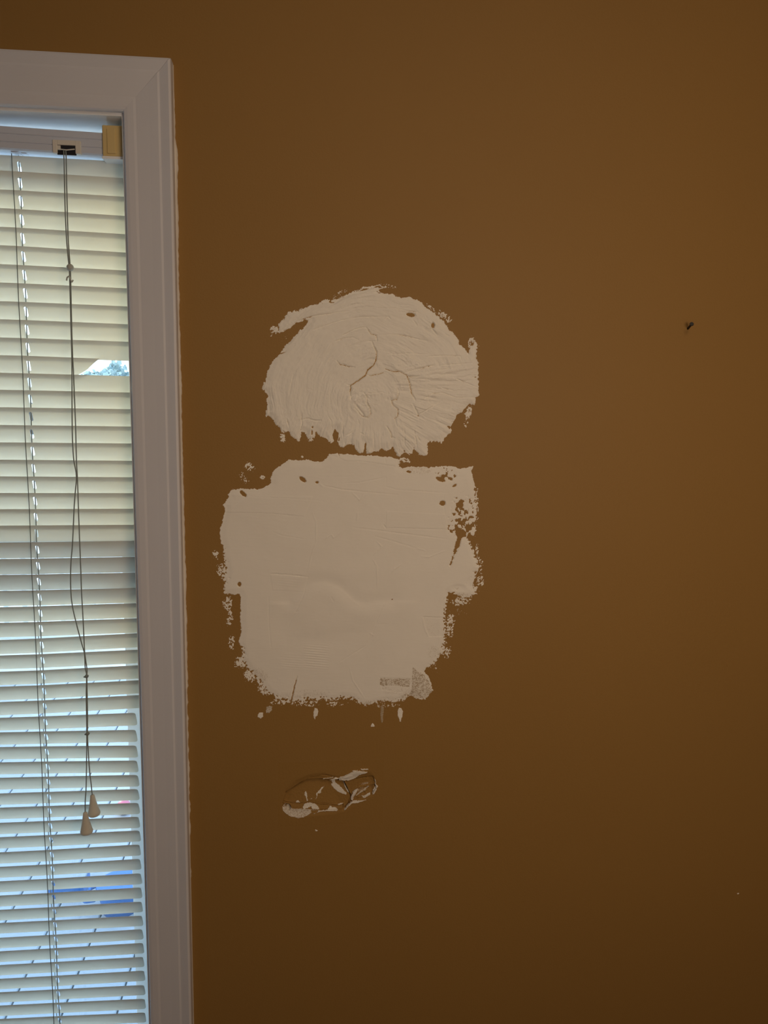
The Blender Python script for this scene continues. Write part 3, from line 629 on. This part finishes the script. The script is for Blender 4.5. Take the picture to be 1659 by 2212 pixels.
def relief2(X, Z, cv, D):
    k = MMPX / 2.676
    h = (fbm(X * .03, Z * .03, 300, 3) - .5) * 1.0 + (fbm(X * .10, Z * .5, 301, 3) - .5) * .10 + (fbm(X * .5, Z * .5, 302, 2) - .5) * .03
    arc = cv(poly_smooth([(500, 900), (560, 840), (620, 800), (680, 785), (740, 795), (800, 825), (850, 870), (890, 900), (940, 910), (1010, 898), (1090, 895)], 4))
    d = seg_dist(X, Z, arc); sgn = np.interp(X.ravel(), [p[0] for p in arc], [p[1] for p in arc]).reshape(X.shape) - Z   # >0 below the arc
    h += -1.0 * np.exp(-(d / 9.0) ** 2) + .85 * np.exp(-((d - 14) / 12.0) ** 2) * smooth01(sgn / 6)
    for u, v, ru, rv, am in ((700, 960, 190, 120, .9), (640, 1130, 150, 45, -.9), (840, 1085, 120, 30, -.5), (800, 740, 260, 60, .8), (470, 980, 60, 90, -.6), (1000, 1000, 150, 120, .4)):
        (bx, bz), = cv([(u, v)]); h += am * np.exp(-(((X - bx) / (ru * k)) ** 2 + ((Z - bz) / (rv * k)) ** 2))
    for u, v, ru, rv, am in ((650, 1225, 78, 85, .20), (510, 1258, 70, 50, .09), (490, 790, 100, 50, .035)):
        (bx, bz), = cv([(u, v)]); per = 14.6 * k
        w = np.clip(2.2 * (1 - np.maximum(np.abs(X - bx) / (ru * k), np.abs(Z - bz) / (rv * k))), 0, 1)
        h += am * w * np.sin(2 * math.pi * ((Z - bz) + (X - bx) * .10) / per)
    # faint overlapping trowel panels
    for pl, am in (([(1055,385),(1393,403),(1415,490),(1050,480)], .22), ([(120,392),(580,415),(630,300),(260,298)], .22), ([(825,95),(1110,125),(1120,75),(740,55)], .3), ([(1265,995),(1400,1000),(1400,1110),(1300,1110)], -.35), ([(1015,1345),(1195,1352),(1185,1440),(1030,1420)], -.3), ([(388,752),(600,765),(590,850),(400,840)], .15)):
        h += am * smooth01(sdf(X, Z, cv(pl)) / .9 + .5)
    return h
c2 = [([(125,392),(400,400),(575,415)], .45, .6), ([(260,300),(480,310),(690,325)], .28, .5), ([(388,748),(480,752),(600,765)], .75, .8), ([(600,765),(585,850),(540,950),(490,1040)], .28, .7),
      ([(630,395),(650,450),(650,560),(620,650),(605,730)], -.35, .7), ([(660,230),(800,260),(950,275),(1120,290)], .45, .7), ([(790,225),(900,220),(1050,190)], .28, .6), ([(1055,190),(1055,245),(1120,262),(1280,272),(1410,280)], .35, .6),
      ([(1390,280),(1385,330),(1393,400)], .22, .6), ([(1055,385),(1052,480)], .22, .5), ([(1050,480),(1200,485),(1415,490)], .32, .6), ([(865,480),(960,490),(1150,515),(1400,545)], .45, .7), ([(990,530),(1100,560),(1230,600)], .35, .7),
      ([(825,95),(930,100),(1100,125)], .5, .6), ([(375,880),(378,1050),(390,1170)], .28, .6), ([(1035,930),(1000,1020),(970,1110),(940,1160),(860,1210),(780,1260)], .35, .6), ([(845,1290),(860,1360),(900,1420),(930,1465)], -.35, .6),
      ([(1265,995),(1385,1000)], .4, .6), ([(1265,995),(1275,1060),(1300,1110)], -.4, .6), ([(540,1340),(515,1440),(495,1550)], 1.6, .6), ([(548,1340),(524,1440),(506,1540)], -.5, .5), ([(975,660),(1000,700),(1005,830)], -.4, .6),
      ([(1000,560),(1030,590),(985,640)], -.4, .6), ([(1090,740),(1100,722),(1140,690)], -.5, .8), ([(690,550),(740,520),(750,540),(780,515),(810,490)], -.4, .6), ([(1255,645),(1300,650),(1390,615)], -.5, .7), ([(860,280),(900,322),(920,300),(940,290)], -.4, .7),
      ([(1230,600),(1280,612)], -.4, .7), ([(1050,80),(1052,105)], .8, .5), ([(782,55),(782,72)], 1.2, .5), ([(1040,465),(1055,485)], .8, .6), ([(890,395),(885,440)], -.4, .7), ([(1130,115),(1150,135)], 1.6, .5), ([(735,880),(750,905)], .3, .7), ([(530,968),(545,962)], .4, .8),
      ([(400,505),(450,525),(590,548)], .2, .6), ([(985,1105),(960,1090)], -.3, .7), ([(1000,1040),(1060,1035)], .2, .5), ([(670,230),(690,240)], -.6, 1.0)]
make_patch('plaster_patch', 'smooth white squarish plaster patch with ragged speckled edges, largest on the wall', R2, poly2, (20, 20, 1700, 1640), .6, 1.25,
           deep=False, edge=1.1, relief=relief2, cuts=c2,
           stip=[(70,635,34,50,0,.75),(95,720,40,70,0,.75),(150,1000,32,80,0,.78),(160,1145,32,70,0,.8),(140,920,50,70,0,.75),(215,1260,65,65,0,.85),(270,1340,80,60,40,.85),(350,1420,70,50,30,.8),(1490,905,95,55,0,.75),(1500,950,100,60,0,.45),(1600,700,40,70,0,.7),(1600,790,45,70,0,.75),(1425,1050,50,130,0,.82),(1400,1200,50,70,0,.78),(265,130,45,50,-45,.75),(230,195,40,60,-40,.6),(340,190,22,22,0,.97),(1580,600,20,80,0,.65),(1575,360,26,180,0,.8),(570,72,10,10,0,1.2),(1160,90,60,22,10,.9),(440,1490,90,30,0,.7),(600,1500,120,30,0,.7),(760,1500,120,28,0,.62),(1050,1508,160,22,0,.6),(1330,1290,60,50,0,.55),(130,760,40,80,0,.6)],
           fringe=[(330,1330,220,240,0,.85),(700,1490,620,90,0,.85),(1430,1100,120,300,0,.82),(1590,700,100,420,0,.75),(90,720,70,170,0,.75)],
           holes=[(573,203,26,13,38),(228,285,28,13,42),(206,808,12,16,0),(655,219,11,8,0),(1368,202,34,14,22),(1186,158,18,8,10),(1450,238,16,8,-35),(1380,340,20,18,0),(1480,350,26,20,0),(1300,130,10,8,0)],
           dholes=[(1500,400,120,190,0,.78),(1410,170,100,60,0,.72),(1545,480,60,90,0,.9),(1440,470,50,80,0,.75),(1560,800,60,50,0,.75),(1470,830,60,30,0,.7),(130,740,40,80,0,.62)],
           notch=[(1450,462),(1475,478),(1500,495),(1520,512),(1515,530),(1495,540),(1472,595),(1450,640),(1425,700),(1440,640),(1452,590),(1462,545),(1455,500)],
           thin=[(1325,1055,95,80,0,.38),(1250,150,150,45,0,.44),(1440,200,90,60,0,.34),(980,1500,200,50,0,.5),(600,1440,300,60,0,.42),(330,1330,100,70,40,.46),(1490,880,100,50,0,.5),(1500,950,120,70,0,.55),(1180,1455,90,40,0,.55),(130,740,50,130,0,.36),(1500,300,100,220,0,.3),(1330,1200,90,90,0,.42)],
           thinp=[([(1015,1345),(1195,1352),(1192,1405),(1110,1395),(1020,1400)],.58),([(1025,1395),(1190,1400),(1185,1450),(1040,1440)],.42),([(1205,1280),(1260,1320),(1300,1350),(1325,1420),(1290,1475),(1225,1468),(1192,1450),(1198,1360)],.56),([(1265,1000),(1400,1000),(1395,1130),(1310,1115)],.36)])

# small daubs of plaster under the large patch, and stray specks
def daub(label, region, poly, thin, thick=.6, grp=None, seed=0):
    cv = conv(region); p = cv(poly); x = [a for a, _ in p]; z = [b for _, b in p]
    xs = np.arange(min(x) - 2, max(x) + 2, .35, dtype=np.float32); zs = np.arange(min(z) - 2, max(z) + 2, .35, dtype=np.float32); X, Z = np.meshgrid(xs, zs)
    D = sdf(X, Z, p) + (fine(X, Z, 400 + seed, .9) - .5) * 1.3; h = np.minimum(D * .8, thick * (.6 + .6 * vn(X * .5, Z * .5, 410 + seed))); h = np.maximum(h, -.5)
    o = grid_from(h, np.full(X.shape, thin, np.float32), xs, zs, 'plaster_daub', M['compound'], cull=-.3)
    return tag(o, label, 'plaster daub', 'stray plaster daubs under the large patch')
R3 = (440, 1270, 5.184); R4 = (740, 1270, 5.184)
daub('small white plaster daub, lowest and leftmost under the large patch', R3, [(605,1420),(620,1398),(662,1395),(666,1440),(640,1464),(606,1448)], 0.0, seed=1)
daub('faint grey plaster smear just above the leftmost white daub', R3, [(695,1380),(705,1330),(740,1320),(768,1330),(762,1370),(735,1400),(700,1398)], .62, .35, seed=2)
daub('pale plaster smudge hanging below the scratch line of the large patch', R3, [(1232,1375),(1245,1345),(1275,1352),(1283,1390),(1275,1430),(1252,1440),(1248,1475),(1235,1455),(1228,1425)], .42, .4, seed=3)
daub('blurred vertical plaster streak left of the tall oval daub', R4, [(430,1330),(448,1300),(462,1350),(455,1420),(452,1500),(440,1510),(428,1480),(425,1400)], .74, .3, seed=4)
daub('tall oval white plaster daub under the right half of the large patch', R4, [(617,1370),(632,1342),(658,1345),(675,1385),(672,1430),(655,1470),(655,1500),(640,1495),(632,1465),(618,1430)], .12, seed=5)
daub('tiny white plaster fleck below and left of the tall oval daub', R4, [(315,1555),(322,1530),(335,1515),(350,1528),(362,1548),(340,1558)], .05, seed=6)
daub('tiny white plaster speck on the wall below the broken dent', (590, 1630, 6.636), [(600,1080),(620,1074),(636,1092),(615,1100)], 0.0, .5, seed=7)
daub('tiny pale speck on the lower right of the wall', (1588, 1925, 4.0), [(14,22),(24,14),(34,20),(24,32)], .3, .4, seed=8)

# ------------------------------------------------------------------ the broken dent
RD = (590, 1630, 6.636)
def dent():
    cv = conv(RD); x0, x1, z0, z1 = (HOLE[k] * 1000 for k in ('x0', 'x1', 'z0', 'z1'))
    nx, nz = int((x1 - x0) / .28), int((z1 - z0) / .28)
    xs = np.linspace(x0, x1, nx); zs = np.linspace(z0, z1, nz); X, Z = np.meshgrid(xs, zs)
    wx = (vn(X * .6, Z * .6, 501) - .5) * .9; wz = (vn(X * .6, Z * .6, 502) - .5) * .9
    Xw, Zw = X + wx, Z + wz
    main = [(190,545),(260,515),(330,470),(400,425),(480,385),(600,378),(700,370),(800,390),(850,388),(960,375),(1010,385),(1050,470),(1100,560),(1112,620),(1080,690),(1010,790),(930,800),(830,808),(650,800),(560,780),(290,785),(250,760),(130,745),(150,640)]
    Dm = sdf(Xw, Zw, cv(main)); top = cv([(130,720),(190,545),(400,425),(480,385),(800,388),(1010,385)]); bot = cv([(130,745),(290,785),(650,800),(1010,790),(1110,620)])
    dt = seg_dist(X, Z, top); db = seg_dist(X, Z, bot)
    h = np.zeros(X.shape)
    # soft dent around the break
    soft = [(120,760),(170,520),(330,370),(520,290),(720,270),(900,310),(1200,260),(1400,260),(1470,350),(1500,450),(1440,580),(1250,660),(1100,760),(900,840),(500,880),(250,890)]
    Ds = sdf(X, Z, cv(soft)); h -= 2.0 * smooth01((Ds + 2) / 9)
    # pushed-in panel: deep along its upper lip, rising to the lower rim
    depth = 7.5 * db / (dt + db + .1) + 1.2
    h -= depth * smooth01(Dm / .9)
    h += .8 * smooth01(1 - np.abs(seg_dist(X, Z, cv([(150,700),(260,712),(440,722),(530,690),(620,712),(700,735),(930,740),(1010,720)]))) / 1.6) * (Dm > 0)
    # lower strip steps down again
    Dl = sdf(Xw, Zw, cv([(140,700),(300,722),(520,700),(620,718),(930,745),(1010,720),(1000,795),(650,805),(290,790),(130,745)])); h -= 1.6 * smooth01(Dl / .8)
    # right flap folded in along its lower left edge
    fl = cv([(1010,385),(1180,340),(1440,300),(1480,400),(1400,450),(1220,490),(1110,600)]); Df = sdf(Xw, Zw, fl); h -= 1.8 * smooth01(Df / 2.5)
    lr = cv([(1115,660),(1115,600),(1220,490),(1400,440),(1470,430),(1480,490),(1420,570),(1300,620),(1180,650)]); Dr = sdf(Xw, Zw, lr); h -= (2.2 + 1.5 * vn(X * .3, Z * .3, 520)) * smooth01(Dr / 1.2)
    for pl, am, w in (([(1110,690),(1112,600),(1050,480),(1012,390)], 4.5, .7), ([(1010,795),(1060,730),(1105,680)], 4.5, 1.0), ([(190,548),(260,516),(400,428),(480,384),(600,378),(700,370),(800,392),(850,385),(950,378)], 12.0, 1.0),
                      ([(218,805),(245,775),(228,755),(150,745)], 12.0, .7), ([(940,385),(960,372)], 5, .8), ([(130,700),(250,712),(440,722),(530,690),(640,715),(930,745)], 1.2, .5), ([(690,295),(760,300),(850,320),(950,345)], 1.8, .7)):
        carve(h, X, Z, cv(pl), am, w)
    white = np.zeros(X.shape, np.float32)
    def W(poly, val=1.0, raise_=.4, edge=.6):
        nonlocal white, h
        d = sdf(Xw, Zw, cv(poly)) + (vn(X * 1.6, Z * 1.6, 530) - .5) * edge; m = smooth01(d / .35 + .5); white = np.maximum(white, val * m); h = h + raise_ * m
    W([(810,375),(880,335),(930,330),(990,310),(1050,285),(1110,250),(1160,235),(1230,225),(1290,235),(1355,240),(1340,260),(1290,270),(1240,290),(1200,320),(1150,350),(1080,375),(960,372),(940,350),(900,350),(830,390)], .95, 2.2)
    W([(1255,195),(1275,205),(1360,195),(1365,212),(1280,220),(1260,214)], .95, 1.2); W([(680,375),(720,345),(860,326),(860,336),(740,352),(690,380)], .9, 1.8, .2); W([(1130,230),(1210,222),(1200,235),(1140,240)], .95, 1.0)
    W([(840,410),(880,405),(890,440),(950,480),(1010,540),(1055,575),(1055,598),(960,580),(890,540),(840,490),(835,460),(850,455)], 1.0, .6)
    W([(1005,420),(1025,430),(1050,490),(1080,530),(1100,570),(1085,570),(1050,530),(1030,490)], .9, 1.6); W([(1115,650),(1115,600),(1150,540),(1190,500),(1220,492),(1200,560),(1165,620),(1135,665)], .95, 1.6)
    W([(1180,610),(1260,540),(1370,460),(1380,475),(1330,530),(1250,580),(1180,625)], .62, .5, 1.2); W([(1450,330),(1470,370),(1475,420),(1500,445),(1480,500),(1450,560),(1420,570),(1430,520),(1460,470),(1465,430),(1455,380)], .9, 1.5)
    W([(1260,605),(1300,605),(1390,560),(1395,580),(1300,622)], .9, 1.2); W([(1010,800),(1060,740),(1110,690),(1150,655),(1220,655),(1350,643),(1200,690),(1130,700),(1080,745),(1030,795)], .85, 1.6, .3)
    W([(470,560),(485,590),(485,640),(500,690),(480,695),(465,630),(445,615),(450,590)], .95, .2); W([(610,600),(640,570),(700,510),(735,500),(680,560),(695,580),(640,600),(618,670),(612,670),(625,610)], .9, .2, .9)
    W([(315,710),(350,683),(390,712)], .95, .6); W([(535,665),(565,652),(560,665),(540,672)], .9, .2, .2); W([(420,770),(450,730),(520,715),(600,730),(650,770),(665,800),(560,795),(550,770),(480,785),(440,795)], .78, 1.4)
    W([(650,805),(780,800),(820,755),(850,780),(890,770),(930,800),(930,808),(800,815),(690,815),(570,850),(640,825)], .95, 1.5); W([(920,730),(1010,710),(980,740),(925,740)], .7, .3)
    W([(130,750),(240,762),(290,792),(550,800),(545,840),(440,895),(350,905),(260,888),(190,850),(140,800)], .66, .3, .2)
    for pl in ([(128,748),(200,752),(255,768)], [(140,800),(190,850),(260,886),(300,888)], [(350,905),(440,893),(540,842)], [(290,790),(420,792),(550,800),(660,808)], [(1120,500),(1180,470),(1300,420),(1420,400)]):
        d = seg_dist(Xw, Zw, cv(pl)); m = smooth01(1 - d / .55); white = np.maximum(white, (.8 if pl[0][1] != 500 else .4) * m); h += .5 * m
    white = np.maximum(white, blobs(X, Z, cv, [(1320, 430, 130, 35, -12, .52), (1250, 520, 120, 70, -35, .48)], 6.636))
    h += (fbm(X * .5, Z * .5, 540, 3) - .5) * .5 * smooth01(Ds / 3)
    b = np.minimum(np.minimum(X - x0, x1 - X), np.minimum(Z - z0, z1 - Z)); h = h * smooth01(b / 2.5)
    o = grid_from(h, white, xs, zs, 'wall_dent', M['torn'])
    return tag(o, 'dented hole in brown wall with torn white paper, below the plaster patches', 'wall damage')
dn = dent()
# curled scraps of torn facing paper standing off the edges
def flap(label, pts, lift, curl=.6):
    cv = conv(RD); p = cv(poly_smooth(pts[0], 3)); q = cv(poly_smooth(pts[1], 3)); V = []; F = []; K = 5
    for s in (0, 1):
        for i in range(len(p)):
            for k in range(K):
                t = k / (K - 1); x = p[i][0] * (1 - t) + q[i][0] * t; z = p[i][1] * (1 - t) + q[i][1] * t
                y = 1.2 - lift * math.sin(t * math.pi * curl) * math.sin(math.pi * min(.98, max(.05, i / (len(p) - 1)))) + s * .35
                V.append((x / 1000, y / 1000, z / 1000))
    n = len(p); B = n * K
    for s in (0, 1):
        for i in range(n - 1):
            for k in range(K - 1): F.append((s * B + i * K + k, s * B + (i + 1) * K + k, s * B + (i + 1) * K + k + 1, s * B + i * K + k + 1))
    for i in range(n - 1):
        for k in (0, K - 1): F.append((i * K + k, (i + 1) * K + k, B + (i + 1) * K + k, B + i * K + k))
    o = mesh_obj('paper_flap', V, F, M['caulk'], None, True); o.parent = dn; o.location = -Vector(dn.location); o['label'] = label; return o
flap('torn paper scrap at the upper edge', [[(950,375),(1050,372),(1130,352),(1200,318),(1290,272)], [(945,352),(1010,318),(1100,272),(1160,244),(1280,240)]], 3.2)
flap('small curled paper scrap at the right edge', [[(1125,660),(1150,618),(1185,570),(1210,520)], [(1112,640),(1122,590),(1160,535),(1205,495)]], 2.6)

# ------------------------------------------------------------------ nail
nb = np.array(P(1484.2, 712.3, .004)); nh = np.array(P(1494.3, 699.8, -.016)); ax = (nh - nb) / np.linalg.norm(nh - nb)
nm = MB().tube([nb, nb + (nh - nb) * .93, nh - ax * .0008], [.0014, .0014, .0014], 12)
nm.tube([nh - ax * .0016, nh - ax * .0004, nh], [.0020, .0026, .0022], 16)
tag(nm.build('nail', M['nail'], None, False), 'dark nail sticking out of bare wall at the right', 'nail')

# ------------------------------------------------------------------ outdoors, seen through the gaps
tag(MB().box(-14, 12, .4, 40, -.9, -.62).build('pavement', M['lawn']), kind='structure', label='pale paved yard outside')
# deck of boards running away from the house
dk = empty('deck_1', (-1.2, 2, -.55), 'pale weathered deck boards outside the window', kind='structure')
ZD = -.45
ga = G(181, 2069, ZD); gb = G(70.6, 2075, ZD); gc = G(57, 2103, ZD); 
dirv = np.array([gc[0] - gb[0], gc[1] - gb[1]]); dirv = dirv / np.linalg.norm(dirv); ang = math.atan2(dirv[1], dirv[0])
perp = np.array([-dirv[1], dirv[0]]); bw = abs(np.dot(np.array([ga[0] - gb[0], ga[1] - gb[1]]), perp))
bme = None
print('board width', bw, 'angle', math.degrees(ang), ga, gb)
for k in range(-14, 15):
    c = np.array([gb[0], gb[1]]) + perp * (k + .5) * bw
    if bme is None:
        o = MB().box(-3, 3, -bw / 2 + .003, bw / 2 - .003, -.03, .0).build('board', M['deck'], dk, bevel=.004); bme = o.data
    else:
        o = bpy.data.objects.new('board', bme); scene.collection.objects.link(o); o.parent = dk
        md = o.modifiers.new('bevel', 'BEVEL'); md.width = .004
    o.location = Vector((c[0], c[1], ZD)) - dk.location; o.rotation_euler = (0, 0, ang)

# white railing at the far edge of the deck
rl = empty('railing', (-1.5, 5.2, ZD), 'white railing beyond the deck, glimpsed through the slats', 'railing')
def rpart(o): o.parent = rl; o.location = Vector(o.location) - rl.location; return o
rpart(MB().box(-3.4, 1.5, 5.16, 5.24, ZD + .92, ZD + 1.0).build('top_rail', M['siding'], bevel=.008))
rpart(MB().box(-3.4, 1.5, 5.17, 5.23, ZD + .10, ZD + .16).build('bottom_rail', M['siding'], bevel=.008))
bal = None
for k in range(33):
    if bal is None: o = MB().box(-.018, .018, -.018, .018, ZD + .16, ZD + .92).build('baluster', M['siding']); bal = o.data
    else: o = bpy.data.objects.new('baluster', bal); scene.collection.objects.link(o)
    o.location = (-3.3 + k * .145, 5.2, 0); rpart(o)
for x in (-3.4, -1.8, -.2, 1.4): rpart(MB().box(x - .05, x + .05, 5.15, 5.25, ZD, ZD + 1.06).build('post', M['siding'], bevel=.008))

# things standing on the deck, seen in slivers
def tub(pos, r, h, m, label):
    t = empty('plastic_tub', pos, label, 'tub')
    o = MB().tube([(0, 0, 0), (0, 0, h * .5), (0, 0, h - .02), (0, 0, h)], [r * .82, r * .92, r, r], 28).build('body', M[m], t, True)
    q = MB().tube([(0, 0, h - .012), (0, 0, h - .004), (0, 0, h + .006)], [r * 1.02, r * 1.07, r * 1.04], 28).build('rim', M[m], t)
    for sx in (-1, 1): MB().tube(poly_smooth([(sx * r, -.05, h - .03), (sx * (r + .04), -.04, h - .04), (sx * (r + .05), 0, h - .045), (sx * (r + .04), .04, h - .04), (sx * r, .05, h - .03)], 4), .008, 8).build('handle', M[m], t, True)
    return t
c = G(262, 1960, ZD); tub((c[0], c[1], ZD), .085, .10, 'blue', 'blue plastic tub on the deck, glimpsed between the lower slats')
c = G(150, 1915, ZD + .02)
bx = empty('storage_box', (c[0], c[1], ZD), 'darker blue lidded storage box on the deck behind the tub', 'box')
MB().box(-.07, .07, -.05, .05, 0, .07).build('body', M['blue'], bx, bevel=.008); MB().box(-.075, .075, -.055, .055, .07, .085).build('lid', M['deck'], bx, bevel=.01)
c = G(268, 1758, ZD)
bl = MB().ball((0, 0, .035), .035, 16).build('play_ball', M['pink'], None, True); bl.location = (c[0], c[1], ZD); tag(bl, 'small pink ball on the deck, barely visible between slats', 'ball')

# trees and a house across the yard, seen where the slat is broken off
def tree(name, pos, h, r, label, seed):
    t = empty(name, pos, label, 'tree'); rnd = random.Random(seed)
    tr = MB().tube([(0, 0, 0), (.05, 0, h * .3), (0, .05, h * .6), (.05, 0, h * .75)], [.18, .14, .09, .04], 10)
    for k in range(7):
        a = rnd.uniform(0, 6.28); z = h * rnd.uniform(.35, .6); tr.tube([(0, 0, z), (math.cos(a) * r * .3, math.sin(a) * r * .3, z + .15), (math.cos(a) * r * .6, math.sin(a) * r * .6, z + .35)], [.06, .04, .015], 6)
    tr.build('trunk', M['bark'], t, True)
    f = MB()
    for k in range(4200):
        a = rnd.uniform(0, 6.28); u = rnd.uniform(-1, 1); rr = r * rnd.uniform(.45, 1) * (.8 + .25 * math.sin(a * 3 + seed) + .15 * math.sin(u * 6)); s_ = math.sqrt(1 - u * u)
        p = Vector((rr * s_ * math.cos(a), rr * s_ * math.sin(a), h * .74 + rr * u * .85)); d = Vector((rnd.uniform(-1, 1), rnd.uniform(-1, 1), rnd.uniform(-1, 1))).normalized() * .085
        e = d.cross(Vector((rnd.uniform(-1, 1), rnd.uniform(-1, 1), .3))).normalized() * .06; f.quad(tuple(p - d), tuple(p + e), tuple(p + d), tuple(p - e))
    tag(f.build('foliage', M['leaf'], t), kind='stuff'); return t
for (px, y_, h_, r_, lb, sd) in ((262, 17, 3.2, .95, 'leafy tree across the yard, behind the broken slat', 1), (232, 21, 3.2, .8, 'lower bushy tree left of the leafy tree across the yard', 2), (203, 26, 3.7, .7, 'slim tree beside the far pale house', 3)):
    v = P(px, 800, y_); tree('leafy_tree', (v[0], y_, -.62), h_, r_, lb, sd)
hv = P(222, 800, 30); hs = empty('neighbor_house', (hv[0], 30, -.62), 'pale house across the yard, seen past the broken slat', 'house')
MB().box(-4, 4, 0, 6, 0, 2.7).build('wall', M['siding'], hs)
rf = MB(); rf.v = [(-4.4, -.4, 2.7), (4.4, -.4, 2.7), (4.4, 6.4, 2.7), (-4.4, 6.4, 2.7), (-4.4, 3, 3.4), (4.4, 3, 3.4)]; rf.f = [(0, 1, 5, 4), (2, 3, 4, 5), (0, 4, 3), (1, 2, 5), (0, 3, 2, 1)]; rf.build('roof', M['roof'], hs)
for x in (-2.6, 0, 2.6): w_ = MB().box(x - .5, x + .5, -.05, .02, 1.0, 2.2).build('window', M['dark'], hs)

# unseen leafy block added left of the deck to shade the lower slats
def sun_blocker():
    v = []; f = []; rnd = np.random.RandomState(4); nu, nw, nh = 26, 10, 24; L, T, Hh = 2.9, .7, 3.6
    def P3(i, j, k): return np.array([-L / 2 + L * i / nu, -T / 2 + T * j / nw, Hh * k / nh])
    def face(a, b, fn):
        o = len(v)
        for i in range(a + 1):
            for j in range(b + 1):
                p = fn(i, j); n = np.array([p[0] * .15, p[1] * 1.0, (p[2] - Hh * .5) * .12]); n = n / (np.linalg.norm(n) + 1e-6)
                q = p + n * .16 * (vn(np.array(p[0] * 3 + p[1]), np.array(p[2] * 3 + p[1]), 9) - .5) * 2; v.append(tuple(q))
        for i in range(a):
            for j in range(b): f.append((o + i * (b + 1) + j, o + (i + 1) * (b + 1) + j, o + (i + 1) * (b + 1) + j + 1, o + i * (b + 1) + j + 1))
    face(nu, nh, lambda i, k: P3(i, 0, k)); face(nu, nh, lambda i, k: P3(i, nw, k)); face(nu, nw, lambda i, j: P3(i, j, nh))
    face(nw, nh, lambda j, k: P3(0, j, k)); face(nw, nh, lambda j, k: P3(nu, j, k))
    for k in range(4000):
        s_ = rnd.rand(); p = P3(rnd.rand() * nu, 0 if s_ < .4 else nw if s_ < .8 else rnd.rand() * nw, rnd.rand() * nh if s_ < .8 else nh) + rnd.randn(3) * .05
        d = rnd.randn(3) * .05; e = rnd.randn(3) * .03; o = len(v); v.extend([tuple(p - d), tuple(p + e), tuple(p + d), tuple(p - e)]); f.append((o, o + 1, o + 2, o + 3))
    o = mesh_obj('sun_blocker', v, f, M['leaf']); o.location = (-3.6, 3.2, -.62); o.rotation_euler = (0, 0, math.atan2(.74, .67) * 0 + math.radians(42))
    tag(o, 'added leafy block left of the deck, out of view, shading the lower slats', 'sun_blocker')
sun_blocker()
